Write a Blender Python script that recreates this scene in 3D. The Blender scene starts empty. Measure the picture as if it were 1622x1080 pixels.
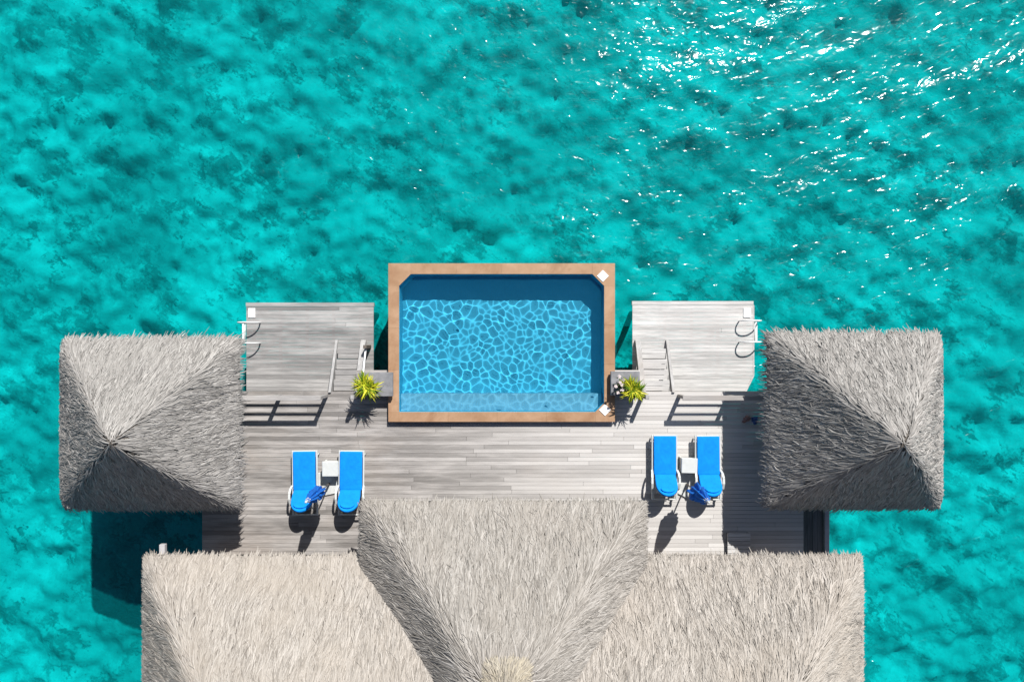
import bpy, math, random
import numpy as np

random.seed(7)
RNG = np.random.default_rng(11)
PI = math.pi
scene = bpy.context.scene
col = scene.collection

CAM_H = 23.0                      # camera height above the main deck (metres), straight down
DECK_Z, PLAT_Z, WATER_Z, BED_Z = 0.0, -0.95, -1.9, -3.55
SUN_EL, SUN_AZ = math.radians(46.8), math.radians(23.0)   # azimuth from +Y towards +X

# ------------------------------------------------------------------ helpers
class MB:
    """collects shapes, then links them as ONE mesh object"""
    def __init__(s): s.v = []; s.f = []; s.sm = []
    def add(s, vs, fs, smooth=False):
        o = len(s.v); s.v += [tuple(p) for p in vs]
        s.f += [tuple(i + o for i in f) for f in fs]; s.sm += [smooth] * len(fs)
        return s
    def box(s, x0, x1, y0, y1, z0, z1):
        return s.add([(x0,y0,z0),(x1,y0,z0),(x1,y1,z0),(x0,y1,z0),(x0,y0,z1),(x1,y0,z1),(x1,y1,z1),(x0,y1,z1)],
            [(3,2,1,0),(4,5,6,7),(0,1,5,4),(1,2,6,5),(2,3,7,6),(3,0,4,7)])
    def rbox(s, x0, x1, y0, y1, z0, z1, b=0.015):
        """box with chamfered edges"""
        vs = []; ids = {}
        for ix in (0,1):
            for iy in (0,1):
                for iz in (0,1):
                    X = (x0,x1)[ix]; Y = (y0,y1)[iy]; Z = (z0,z1)[iz]
                    sx, sy, sz = (b if ix==0 else -b), (b if iy==0 else -b), (b if iz==0 else -b)
                    for a,p in (('x',(X,Y+sy,Z+sz)),('y',(X+sx,Y,Z+sz)),('z',(X+sx,Y+sy,Z))):
                        ids[(ix,iy,iz,a)] = len(vs); vs.append(p)
        fs = []
        for i in (0,1):
            q = [(0,0),(1,0),(1,1),(0,1)]
            fs.append([ids[(i,a,c,'x')] for a,c in q]); fs.append([ids[(a,i,c,'y')] for a,c in q]); fs.append([ids[(a,c,i,'z')] for a,c in q])
        for a in (0,1):
            for c in (0,1):
                fs.append([ids[(a,c,0,'x')],ids[(a,c,1,'x')],ids[(a,c,1,'y')],ids[(a,c,0,'y')]])
                fs.append([ids[(a,0,c,'x')],ids[(a,1,c,'x')],ids[(a,1,c,'z')],ids[(a,0,c,'z')]])
                fs.append([ids[(0,a,c,'y')],ids[(1,a,c,'y')],ids[(1,a,c,'z')],ids[(0,a,c,'z')]])
                for d in (0,1):
                    fs.append([ids[(a,c,d,'x')],ids[(a,c,d,'y')],ids[(a,c,d,'z')]])
        # orient outward
        cx = np.array([(x0+x1)/2,(y0+y1)/2,(z0+z1)/2]); out = []
        for f in fs:
            P = np.array([vs[i] for i in f]); n = np.cross(P[1]-P[0], P[2]-P[0])
            out.append(tuple(f) if np.dot(n, P.mean(0)-cx) > 0 else tuple(reversed(f)))
        return s.add(vs, out)
    def tube(s, pts, r, n=8, caps=True):
        pts = [np.array(p, float) for p in pts]; m = len(pts)
        rr = r if hasattr(r, '__len__') else [r]*m
        vs = []; fs = []; prev = None
        for i in range(m):
            t = pts[min(i+1,m-1)] - pts[max(i-1,0)]; t = t/ (np.linalg.norm(t)+1e-9)
            if prev is None:
                a = np.array([0,0,1.]) if abs(t[2]) < .9 else np.array([1.,0,0])
                u = np.cross(t, a)
            else: u = prev - t*np.dot(prev, t)
            u /= np.linalg.norm(u); prev = u; w = np.cross(t, u)
            for k in range(n):
                a = 2*PI*k/n; vs.append(pts[i] + rr[i]*(math.cos(a)*u + math.sin(a)*w))
        for i in range(m-1):
            for k in range(n):
                k2 = (k+1) % n; fs.append((i*n+k, i*n+k2, (i+1)*n+k2, (i+1)*n+k))
        if caps: fs.append(tuple(reversed(range(n)))); fs.append(tuple((m-1)*n+k for k in range(n)))
        return s.add(vs, fs, True)
    def bar(s, p, q, w, h):
        """rectangular bar from p to q, w sideways, h along up"""
        p = np.array(p, float); q = np.array(q, float); t = (q-p)/np.linalg.norm(q-p)
        a = np.array([0,0,1.]) if abs(t[2]) < .95 else np.array([0,1.,0])
        u = np.cross(t, a); u /= np.linalg.norm(u); v = np.cross(u, t)
        vs = []
        for e in (p, q):
            for su, sv in ((-1,-1),(1,-1),(1,1),(-1,1)): vs.append(e + u*su*w/2 + v*sv*h/2)
        return s.add(vs, [(3,2,1,0),(4,5,6,7),(0,1,5,4),(1,2,6,5),(2,3,7,6),(3,0,4,7)])
    def prism(s, poly, z0, z1):
        n = len(poly)
        return s.add([(x,y,z0) for x,y in poly]+[(x,y,z1) for x,y in poly],
            [tuple(reversed(range(n))), tuple(range(n,2*n))]+[(i,(i+1)%n,(i+1)%n+n,i+n) for i in range(n)])
    def lathe(s, prof, n=16, cx=0, cy=0, rad=None):
        vs = []; fs = []
        for j,(r,z) in enumerate(prof):
            for k in range(n):
                a = 2*PI*k/n; q = r*(rad(a,j) if rad else 1)
                vs.append((cx+q*math.cos(a), cy+q*math.sin(a), z))
        for j in range(len(prof)-1):
            for k in range(n):
                k2=(k+1)%n; fs.append((j*n+k, j*n+k2, (j+1)*n+k2, (j+1)*n+k))
        fs.append(tuple(reversed(range(n)))); fs.append(tuple((len(prof)-1)*n+k for k in range(n)))
        return s.add(vs, fs, True)
    def build(s, name, mat, parent=None, loc=None):
        me = bpy.data.meshes.new(name); me.from_pydata([tuple(map(float,p)) for p in s.v], [], s.f)
        me.polygons.foreach_set('use_smooth', s.sm); me.materials.append(mat); me.update()
        o = bpy.data.objects.new(name, me); col.objects.link(o)
        if parent: o.parent = parent
        if loc: o.location = loc
        return o

def np_mesh(name, V, F, mat, parent=None, smooth=True):
    """quads from numpy arrays"""
    me = bpy.data.meshes.new(name); nv, nf = len(V), len(F)
    me.vertices.add(nv); me.vertices.foreach_set('co', V.astype(np.float32).ravel())
    me.loops.add(nf*4); me.loops.foreach_set('vertex_index', F.astype(np.int32).ravel())
    me.polygons.add(nf); me.polygons.foreach_set('loop_start', np.arange(0, nf*4, 4, dtype=np.int32))
    me.polygons.foreach_set('use_smooth', np.full(nf, smooth))
    me.materials.append(mat); me.update(calc_edges=True); me.validate()
    o = bpy.data.objects.new(name, me); col.objects.link(o)
    if parent: o.parent = parent
    return o

def tag(o, label=None, cat=None, group=None, kind=None):
    if label: o['label'] = label
    if cat: o['category'] = cat
    if group: o['group'] = group
    if kind: o['kind'] = kind
    return o

def thing(name, label, cat, loc=(0,0,0), rz=0, group=None):
    o = bpy.data.objects.new(name, None); o.empty_display_size = .2; col.objects.link(o)
    o.location = loc; o.rotation_euler = (0,0,rz)
    return tag(o, label, cat, group)

def copy_tree(o, parent=None):
    c = o.copy(); col.objects.link(c); c.parent = parent
    for ch in [x for x in scene.objects if x.parent == o]: copy_tree(ch, c)
    return c

# ------------------------------------------------------------------ materials
class NT:
    def __init__(s, name):
        s.m = bpy.data.materials.new(name); s.m.use_nodes = True
        s.t = s.m.node_tree; s.t.nodes.clear()
        s.out = s.n('ShaderNodeOutputMaterial')
    def n(s, typ, **kw):
        nd = s.t.nodes.new(typ)
        for k, v in kw.items():
            if k.startswith('i_'):
                nd.inputs[k[2:].replace('_',' ')].default_value = v
            else: setattr(nd, k, v)
        return nd
    def l(s, a, b): s.t.links.new(a, b)
    def coords(s, scale=(1,1,1), obj=True, rot=(0,0,0)):
        tc = s.n('ShaderNodeTexCoord'); mp = s.n('ShaderNodeMapping')
        if any(rot): mp.vector_type = 'TEXTURE'; scale = tuple(1/x for x in scale)      # turn first, then stretch
        mp.inputs['Scale'].default_value = scale; mp.inputs['Rotation'].default_value = rot
        s.l(tc.outputs['Object' if obj else 'Generated'], mp.inputs['Vector']); return mp.outputs['Vector']
    def noise(s, vec, scale, detail=4, rough=.55, dist=0):
        nd = s.n('ShaderNodeTexNoise'); nd.inputs['Scale'].default_value = scale; nd.inputs['Detail'].default_value = detail
        nd.inputs['Roughness'].default_value = rough; nd.inputs['Distortion'].default_value = dist
        if vec is not None: s.l(vec, nd.inputs['Vector'])
        return nd.outputs['Fac']
    def ramp(s, fac, stops, interp='LINEAR'):
        nd = s.n('ShaderNodeValToRGB'); nd.color_ramp.interpolation = interp
        e = nd.color_ramp.elements
        while len(e) < len(stops): e.new(.5)
        for el, (p, c) in zip(e, stops):
            el.position = p; el.color = (*c, 1) if len(c) == 3 else c
        s.l(fac, nd.inputs['Fac']); return nd.outputs['Color']
    def math(s, op, a, b=None, c=None, clamp=False):
        nd = s.n('ShaderNodeMath', operation=op, use_clamp=clamp)
        for i, x in enumerate((a, b, c)):
            if x is None: continue
            if isinstance(x, (int, float)): nd.inputs[i].default_value = x
            else: s.l(x, nd.inputs[i])
        return nd.outputs[0]
    def mix(s, fac, a, b, blend='MIX'):
        nd = s.n('ShaderNodeMix', data_type='RGBA', blend_type=blend)
        for sock, x in ((nd.inputs[0], fac), (nd.inputs[6], a), (nd.inputs[7], b)):
            if isinstance(x, (int, float)): sock.default_value = x
            elif isinstance(x, tuple): sock.default_value = (*x, 1)
            else: s.l(x, sock)
        return nd.outputs[2]
    def island(s): return s.n('ShaderNodeNewGeometry').outputs['Random Per Island']
    def bump(s, h, strength=.3, dist=.01):
        nd = s.n('ShaderNodeBump'); nd.inputs['Strength'].default_value = strength; nd.inputs['Distance'].default_value = dist
        s.l(h, nd.inputs['Height']); return nd.outputs['Normal']
    def principled(s, color, rough=.6, metal=0, spec=.5, normal=None):
        p = s.n('ShaderNodeBsdfPrincipled')
        if isinstance(color, tuple): p.inputs['Base Color'].default_value = (*color, 1)
        else: s.l(color, p.inputs['Base Color'])
        if isinstance(rough, (int, float)): p.inputs['Roughness'].default_value = rough
        else: s.l(rough, p.inputs['Roughness'])
        p.inputs['Metallic'].default_value = metal; p.inputs['Specular IOR Level'].default_value = spec
        if normal is not None: s.l(normal, p.inputs['Normal'])
        s.l(p.outputs[0], s.out.inputs['Surface']); return p

def simple(name, c, rough=.5, metal=0, var=.08, scale=6, bump=.0):
    t = NT(name); v = t.coords(); f = t.noise(v, scale, 5)
    lo = tuple(x*(1-var*1.5) for x in c); hi = tuple(min(1, x*(1+var)) for x in c)
    nrm = t.bump(t.noise(v, scale*8, 3), bump, .01) if bump else None
    t.principled(t.ramp(f, [(.3, lo), (.7, hi)]), rough, metal, .4, nrm); return t.m

def wood(name, dark, light, axis='x', glare=None, brown=(.30,.245,.20)):
    """weathered boards: each board (mesh island) has its own tone, with grain along its length"""
    t = NT(name); g = t.island()
    st = (1,1,1)
    gr = t.coords((.9, 34, 34) if axis == 'x' else (34, .9, 34))
    bl = t.coords((.55, 5.0, 5) if axis == 'x' else (5.0, .55, 5))
    # shift grain per board
    tone = t.ramp(g, [(0, dark), (.45, tuple((a+b)/2 for a, b in zip(dark, light))), (1, light)])
    grain = t.noise(gr, 2.4, 6, .65)
    tone = t.mix(t.math('MULTIPLY', t.math('SUBTRACT', .62, grain, clamp=True), 2.2, clamp=True), tone, tuple(x*.45 for x in dark))
    blot = t.noise(bl, 1.1, 5, .6)
    tone = t.mix(t.math('MULTIPLY', t.math('SUBTRACT', blot, .47, clamp=True), 2.6, clamp=True), tone, tuple(min(1, x*1.25) for x in light))
    big = t.noise(t.coords((.35,.6,1)), .9, 4)
    tone = t.mix(t.math('MULTIPLY', t.math('SUBTRACT', big, .5, clamp=True), 2.4, clamp=True), tone, brown)
    if glare:  # sun glare painted into the board colour, growing along X
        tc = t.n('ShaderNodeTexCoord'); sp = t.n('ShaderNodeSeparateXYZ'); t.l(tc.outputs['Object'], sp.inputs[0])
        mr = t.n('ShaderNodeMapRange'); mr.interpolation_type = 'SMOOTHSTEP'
        mr.inputs['From Min'].default_value = glare[0]; mr.inputs['From Max'].default_value = glare[1]
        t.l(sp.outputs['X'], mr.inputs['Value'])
        k = t.math('MULTIPLY', mr.outputs[0], glare[2])
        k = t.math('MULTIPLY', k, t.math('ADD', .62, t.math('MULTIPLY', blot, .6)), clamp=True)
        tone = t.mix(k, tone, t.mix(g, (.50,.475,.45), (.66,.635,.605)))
    nrm = t.bump(grain, .35, .006)
    t.principled(tone, .75, 0, .3, nrm); return t.m

M = {}
M['deck'] = wood('weathered_deck_boards', (.20,.185,.172), (.46,.43,.405), 'x', (-4.5, 4.2, .92))  # last tuple: painted glare, paler towards the right end
M['plat_grey'] = wood('grey_platform_boards', (.22,.212,.207), (.47,.455,.44), 'x', None, (.27,.255,.245))
M['plat_pale'] = wood('pale_platform_boards', (.46,.445,.43), (.66,.645,.625), 'x', None, (.50,.465,.44))  # paler than plat_grey: glare on the right side put into the colour
M['rail'] = wood('rail_timber', (.30,.285,.27), (.46,.44,.425), 'x')
M['rail_y'] = wood('rail_timber_lengthwise', (.32,.312,.305), (.46,.45,.44), 'y')
M['dark_wood'] = wood('old_dark_timber', (.09,.075,.062), (.20,.17,.145), 'x')
M['side_wood'] = wood('walkway_timber', (.10,.10,.10), (.22,.215,.21), 'y')
M['pale_board'] = simple('pale_painted_board', (.48,.46,.47), .6, 0, .12, 5, .1)
M['white_plastic'] = simple('white_plastic', (.60,.615,.59), .4, 0, .04, 9)
M['white_paint'] = simple('white_enamel', (.84,.84,.83), .35, 0, .02, 9)
M['steel'] = simple('brushed_steel', (.74,.74,.73), .25, .9, .05, 14)
M['dark_metal'] = simple('dark_pole_metal', (.10,.09,.085), .4, .2, .15, 10)
M['pole'] = simple('pale_parasol_pole', (.66,.62,.55), .45, 0, .08, 10)
M['concrete'] = simple('grey_plinth_concrete', (.235,.235,.245), .85, 0, .2, 5, .3)
M['slab'] = simple('pale_concrete_slab', (.56,.57,.55), .8, 0, .12, 7, .25)
M['pool_shell'] = simple('pool_outer_render', (.42,.36,.30), .8, 0, .15, 3, .2)
M['pot'] = simple('dark_clay_pot', (.09,.075,.065), .8, 0, .2, 9, .2)
M['soil'] = simple('potting_soil', (.045,.033,.025), .95, 0, .4, 30, .5)
M['wall_wood'] = wood('villa_wall_timber', (.16,.11,.075), (.28,.20,.14), 'y')
M['glass_dark'] = simple('dark_window_glass', (.02,.03,.035), .08, 0, .1, 3)
M['pink_cloth'] = simple('dusty_pink_cloth', (.26,.16,.15), .9, 0, .15, 20, .3)
M['blue_cloth'] = simple('navy_white_cloth', (.06,.13,.34), .9, 0, .5, 18, .3)

def fabric(name, c):
    t = NT(name); v = t.coords()
    f = t.noise(v, 4.5, 6, .65); w = t.noise(t.coords((260,260,260)), 1.0, 2)
    tone = t.ramp(f, [(.3, tuple(x*.80 for x in c)), (.7, tuple(min(1, x*1.06) for x in c))])
    h = t.math('ADD', t.math('MULTIPLY', t.noise(v, 9, 4, .6), 1.0), t.math('MULTIPLY', w, .1))
    t.principled(tone, .85, 0, .2, t.bump(h, .45, .03)); return t.m
M['blue'] = fabric('bright_blue_canvas', (.002,.255,.78))
M['parasol_blue'] = fabric('parasol_blue_canvas', (.012,.13,.50))

def coping_mat():
    t = NT('terracotta_coping_stone'); v = t.coords()
    f = t.noise(v, 2.2, 6, .6); s = t.noise(v, 1.1, 7, .65, .6)
    tone = t.ramp(f, [(.3,(.33,.19,.10)),(.55,(.42,.255,.15)),(.75,(.50,.325,.205))])
    st = t.math('MULTIPLY', t.math('SUBTRACT', s, .50, clamp=True), 5.5, clamp=True)
    tone = t.mix(t.math('MULTIPLY', st, 1.0), tone, (.27,.135,.065))
    g = t.island(); tone = t.mix(.22, tone, t.ramp(g, [(0,(.33,.19,.10)),(1,(.50,.335,.215))]))
    t.principled(tone, .7, 0, .35, t.bump(t.noise(v, 30, 5), .25, .008)); return t.m
M['coping'] = coping_mat()

def tile_mat(name, a, b):
    t = NT(name); v = t.coords()
    br = t.n('ShaderNodeTexBrick'); br.offset = 0; br.inputs['Scale'].default_value = 1
    br.inputs['Brick Width'].default_value = .06; br.inputs['Row Height'].default_value = .06; br.inputs['Mortar Size'].default_value = .003
    br.inputs['Color1'].default_value = (*a,1); br.inputs['Color2'].default_value = (*b,1); br.inputs['Mortar'].default_value = (*[x*.8+.03 for x in b],1)
    t.l(v, br.inputs['Vector'])
    f = t.noise(v, 1.2, 4)
    tone = t.mix(t.math('MULTIPLY', f, .35), br.outputs['Color'], tuple(x*.75 for x in a))
    t.principled(tone, .5, 0, .3); return t.m
M['tile'] = tile_mat('blue_pool_mosaic', (.06,.555,.80), (.07,.605,.84))
M['tile_pale'] = tile_mat('pale_blue_bench_mosaic', (.22,.56,.74), (.26,.60,.76))

def thatch_mat(name, stops, under):
    t = NT(name); g = t.island()
    tone = t.ramp(g, stops)
    v = t.coords()
    big = t.noise(v, .55, 4, .6)
    tone = t.mix(t.math('MULTIPLY', t.math('SUBTRACT', big, .42, clamp=True), 2.0, clamp=True), tone, under)
    fine = t.noise(v, 55, 3, .6)
    tone = t.mix(t.math('MULTIPLY', fine, .45), tone, tuple(x*.55 for x in stops[1][1]))
    t.principled(tone, .85, 0, .15); return t.m
M['thatch_hut'] = thatch_mat('grey_palm_thatch', [(0,(.165,.155,.145)),(.35,(.305,.288,.270)),(.8,(.425,.402,.378)),(1,(.58,.553,.523))], (.355,.335,.314))
M['thatch_main'] = thatch_mat('beige_grey_palm_thatch', [(0,(.20,.180,.158)),(.3,(.355,.323,.287)),(.75,(.475,.437,.393)),(1,(.60,.556,.507))], (.43,.378,.32))
M['thatch_wing'] = thatch_mat('silver_grey_palm_thatch', [(0,(.175,.160,.143)),(.3,(.318,.294,.265)),(.75,(.425,.396,.361)),(1,(.55,.517,.478))], (.36,.325,.285))
M['straw'] = thatch_mat('fresh_yellow_straw', [(0,(.24,.21,.17)),(.25,(.40,.36,.30)),(.7,(.53,.465,.345)),(1,(.64,.585,.47))], (.40,.37,.33))
M['thatch_under'] = simple('thatch_underlayer', (.13,.115,.10), .95, 0, .3, 14, .5)

def leaf_mat():
    t = NT('yellow_green_leaf'); g = t.island()
    tone = t.ramp(g, [(0,(.07,.15,.010)),(.3,(.22,.31,.012)),(.65,(.45,.48,.018)),(1,(.66,.60,.06))])
    p = t.principled(tone, .45, 0, .4); p.inputs['Subsurface Weight'].default_value = 0
    return t.m
M['leaf'] = leaf_mat()
M['leaf_dark'] = simple('green_leaf', (.08,.14,.03), .5, 0, .3, 12)
M['petal'] = simple('white_pink_petal', (.80,.70,.68), .6, 0, .1, 20)

# ------------------------------------------------------------------ water and seabed
def lagoon_mat():
    t = NT('lagoon_water_surface')
    # wind ripples, stretched along the wave crests (crests run lower left to upper right)
    b = t.noise(t.coords((.6,1.15,1), rot=(0,0,math.radians(30))), 1.25, 1, .4, .9)
    c = t.noise(t.coords((1.0,1.5,1), rot=(0,0,math.radians(14))), 3.0, 1, .5, .8)
    swell = t.noise(t.coords((.2,.5,1), rot=(0,0,math.radians(24))), .9, 2, .5, .3)
    # gusts: patches of rougher and calmer water
    gust = t.math('ADD', .34, t.math('MULTIPLY', t.math('SUBTRACT', t.noise(t.coords((.35,.9,1), rot=(0,0,math.radians(26))), .5, 3, .6), .3, clamp=True), 2.7))
    h = t.math('MULTIPLY', gust, t.math('ADD', t.math('MULTIPLY', b, .066), t.math('MULTIPLY', c, .047)))
    nrm = t.bump(t.math('ADD', h, t.math('MULTIPLY', swell, .20)), 1.0, 1.0)
    nsoft = t.bump(t.math('ADD', h, t.math('MULTIPLY', t.noise(t.coords((2,5,1), rot=(0,0,.95)), 1.6, 4, .6, 1.5), .045)), .6, 1.0)
    tr = t.n('ShaderNodeBsdfTransparent'); tr.inputs['Color'].default_value = (.07,.872,.882,1)
    df = t.n('ShaderNodeBsdfDiffuse'); df.inputs['Color'].default_value = (.0,.34,.36,1); t.l(nsoft, df.inputs['Normal'])
    m1 = t.n('ShaderNodeMixShader'); m1.inputs[0].default_value = .15; t.l(tr.outputs[0], m1.inputs[1]); t.l(df.outputs[0], m1.inputs[2])
    gl = t.n('ShaderNodeBsdfGlossy'); gl.inputs['Roughness'].default_value = .15; t.l(nrm, gl.inputs['Normal'])
    fr = t.n('ShaderNodeFresnel'); fr.inputs['IOR'].default_value = 1.333
    m2 = t.n('ShaderNodeMixShader'); t.l(fr.outputs[0], m2.inputs[0]); t.l(m1.outputs[0], m2.inputs[1]); t.l(gl.outputs[0], m2.inputs[2])
    t.l(m2.outputs[0], t.out.inputs['Surface']); return t.m

def seabed_mat():
    t = NT('sand_and_weed_seabed')
    base = t.coords()
    # wobble the pattern so the patches have ragged, brushed edges
    wob = t.n('ShaderNodeTexNoise'); wob.inputs['Scale'].default_value = 1.3; wob.inputs['Detail'].default_value = 5; t.l(base, wob.inputs['Vector'])
    sub = t.n('ShaderNodeVectorMath', operation='SUBTRACT'); t.l(wob.outputs['Color'], sub.inputs[0]); sub.inputs[1].default_value = (.5,.5,.5)
    sc = t.n('ShaderNodeVectorMath', operation='SCALE'); t.l(sub.outputs[0], sc.inputs[0]); sc.inputs['Scale'].default_value = .9
    ad = t.n('ShaderNodeVectorMath', operation='ADD'); t.l(base, ad.inputs[0]); t.l(sc.outputs[0], ad.inputs[1])
    # finer wobble: the water's ripples break every outline into short strokes
    w2 = t.n('ShaderNodeTexNoise'); w2.inputs['Scale'].default_value = 2.6; w2.inputs['Detail'].default_value = 3; t.l(t.coords((1,2.2,1), rot=(0,0,-.6)), w2.inputs['Vector'])
    s2 = t.n('ShaderNodeVectorMath', operation='SUBTRACT'); t.l(w2.outputs['Color'], s2.inputs[0]); s2.inputs[1].default_value = (.5,.5,.5)
    c2_ = t.n('ShaderNodeVectorMath', operation='SCALE'); t.l(s2.outputs[0], c2_.inputs[0]); c2_.inputs['Scale'].default_value = 1.15
    a2 = t.n('ShaderNodeVectorMath', operation='ADD'); t.l(ad.outputs[0], a2.inputs[0]); t.l(c2_.outputs[0], a2.inputs[1])
    w3 = t.n('ShaderNodeTexNoise'); w3.inputs['Scale'].default_value = 6.5; w3.inputs['Detail'].default_value = 2; t.l(t.coords((1,1.8,1), rot=(0,0,.9)), w3.inputs['Vector'])
    s3 = t.n('ShaderNodeVectorMath', operation='SUBTRACT'); t.l(w3.outputs['Color'], s3.inputs[0]); s3.inputs[1].default_value = (.5,.5,.5)
    c3_ = t.n('ShaderNodeVectorMath', operation='SCALE'); t.l(s3.outputs[0], c3_.inputs[0]); c3_.inputs['Scale'].default_value = .42
    a3 = t.n('ShaderNodeVectorMath', operation='ADD'); t.l(a2.outputs[0], a3.inputs[0]); t.l(c3_.outputs[0], a3.inputs[1])
    vec = a3.outputs[0]
    tone = t.ramp(t.noise(vec, .28, 5, .6), [(.30,(.14,.34,.335)),(.5,(.24,.52,.51)),(.70,(.38,.74,.73))])
    # weed and coral patches: soft blots of two sizes
    dk = t.ramp(t.noise(vec, 2.6, 5, .65), [(.3,(.02,.10,.105)),(.7,(.07,.25,.245))])
    region = t.math('MULTIPLY', t.math('SUBTRACT', t.noise(base, .10, 2), .18, clamp=True), 3.6, clamp=True)
    for sc_, th_, gain, amt in ((.36,.515,7.0,.50),(.80,.535,11.0,.78),(1.6,.57,12.0,.60)):
        patch = t.noise(vec, sc_, 3, .5)
        k = t.math('MULTIPLY', t.math('SUBTRACT', patch, th_, clamp=True), gain, clamp=True)
        tone = t.mix(t.math('MULTIPLY', t.math('MULTIPLY', k, amt), region), tone, dk)
    streak = t.noise(t.coords((1.5,4.5,1), rot=(0,0,1.05)), 1.9, 6, .72, 3.0)
    tone = t.mix(t.math('MULTIPLY', t.math('SUBTRACT', streak, .565, clamp=True), 3.4, clamp=True), tone, (.07,.25,.25))
    streak = t.noise(t.coords((1.5,5.5,1), rot=(0,0,2.2)), 2.3, 5, .7, 3.0)
    tone = t.mix(t.math('MULTIPLY', t.math('SUBTRACT', streak, .58, clamp=True), 3.4, clamp=True), tone, (.06,.22,.22))
    pale = t.noise(vec, .75, 4, .6, .5)
    tone = t.mix(t.math('MULTIPLY', t.math('SUBTRACT', pale, .57, clamp=True), 3.0, clamp=True), tone, (.58,.95,.92))
    t.principled(tone, .95, 0, .1, t.bump(t.noise(vec, 3, 6, .65), .4, .1)); return t.m

def grid_sheet(name, half, z, mat, n=1):
    V = []; F = []
    for j in range(n+1):
        for i in range(n+1): V.append((-half+2*half*i/n, -half+2*half*j/n, z))
    for j in range(n):
        for i in range(n):
            a = j*(n+1)+i; F.append((a, a+1, a+n+2, a+n+1))
    b = MB(); b.add(V, F); return b.build(name, mat)
def seabed():
    ax = np.concatenate([[-400,-200,-90,-50], np.arange(-26,26.01,.13), [50,90,200,400]])
    X, Y = np.meshgrid(ax, ax); Z = np.zeros_like(X); r = np.random.default_rng(3)
    for lam, amp, n in ((6,.06,5),(2.4,.07,8),(1.1,.075,12),(.55,.045,12)):
        for k in range(n):
            a = r.uniform(0,2*PI); kk = 2*PI/(lam*r.uniform(.7,1.4)); Z += amp/math.sqrt(n/2)*np.sin(kk*(math.cos(a)*X+math.sin(a)*Y)+r.uniform(0,2*PI)+.8*np.sin(.7*X+.9*Y))
    Z[(np.abs(X)>26.5)|(np.abs(Y)>26.5)] = 0
    I = np.arange(X.size).reshape(X.shape)
    F = np.stack([I[:-1,:-1],I[:-1,1:],I[1:,1:],I[1:,:-1]],-1).reshape(-1,4)
    return np_mesh('seabed', np.stack([X,Y,BED_Z+Z],-1).reshape(-1,3), F, seabed_mat())
tag(seabed(), kind='structure')
tag(grid_sheet('lagoon_water', 400, WATER_Z, lagoon_mat(), 4), kind='structure')

# ------------------------------------------------------------------ boards
def planks_x(mb, x0, x1, y0, y1, zt, pitch=.118, gap=.006, th=.032, seg=(2.6, 4.6), holes=(), xclip=None):
    """boards running along x; each board an island; holes = rectangles left out"""
    n = max(1, round((y1-y0)/pitch)); p = (y1-y0)/n
    for j in range(n):
        ya, yb = y0+j*p+gap/2, y0+(j+1)*p-gap/2; ym = (ya+yb)/2
        spans = [(x0, x1) if xclip is None else xclip(ym)]
        for (hx0,hx1,hy0,hy1) in holes:
            if hy0 < ym < hy1:
                ns = []
                for a, b in spans:
                    if hx1 <= a or hx0 >= b: ns.append((a,b)); continue
                    if a < hx0: ns.append((a,hx0))
                    if b > hx1: ns.append((hx1,b))
                spans = ns
        for a, b in spans:
            x = a
            while x < b-1e-4:
                L = random.uniform(*seg)
                e = min(b, x+L)
                if b-e < .8: e = b
                dz = random.uniform(-.003,.003)
                mb.box(x+.003, e-.003, ya, yb, zt-th+dz, zt+dz); x = e
    return mb

def planks_y(mb, x0, x1, y0, y1, zt, pitch=.14, gap=.01, th=.03):
    n = max(1, round((x1-x0)/pitch)); p = (x1-x0)/n
    for j in range(n):
        dz = random.uniform(-.003,.003)
        mb.box(x0+j*p+gap/2, x0+(j+1)*p-gap/2, y0, y1, zt-th+dz, zt+dz)
    return mb

DX0, DX1, DN, DS = -8.95, 8.42, -1.46, -10.2       # main deck
PX0, PX1, PY0, PY1 = -3.54, 2.946, -2.31, 2.22     # pool outer edge
deck = thing('timber_deck', 'long weathered grey timber sun deck on stilts joining the pool, both huts and the villa', 'deck')
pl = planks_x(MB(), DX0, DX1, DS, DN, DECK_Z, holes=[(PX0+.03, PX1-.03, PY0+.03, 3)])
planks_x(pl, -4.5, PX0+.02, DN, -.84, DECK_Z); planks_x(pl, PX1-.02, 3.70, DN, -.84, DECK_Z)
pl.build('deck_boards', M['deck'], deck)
jo = MB()
jo.box(DX0, PX0, DN-.06, DN-.005, -.24, -.036); jo.box(PX1, DX1, DN-.06, DN-.005, -.24, -.036)
for x in np.arange(DX0+.05, DX1, 1.2): 
    if PX0-.1 < x < PX1+.1: jo.box(x-.03, x+.03, DS, PY0-.05, -.24, -.036)
    else: jo.box(x-.03, x+.03, DS, DN-.07, -.24, -.036)
for y in (DS+.02, -7.5, -4.6, -2.6): jo.box(DX0, DX1, y-.05, y+.05, -.45, -.245)
jo.build('joists', M['dark_wood'], deck)
for x in np.linspace(DX0+.2, DX1-.2, 7):
    for y in (-1.75, -4.6, -7.5):
        if y > -2 and PX0-.2 < x < PX1+.2: continue
        MB().tube([(x,y,BED_Z-.3),(x,y,-.46)], .13, 10).build('piling', M['dark_wood'], deck)

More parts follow.
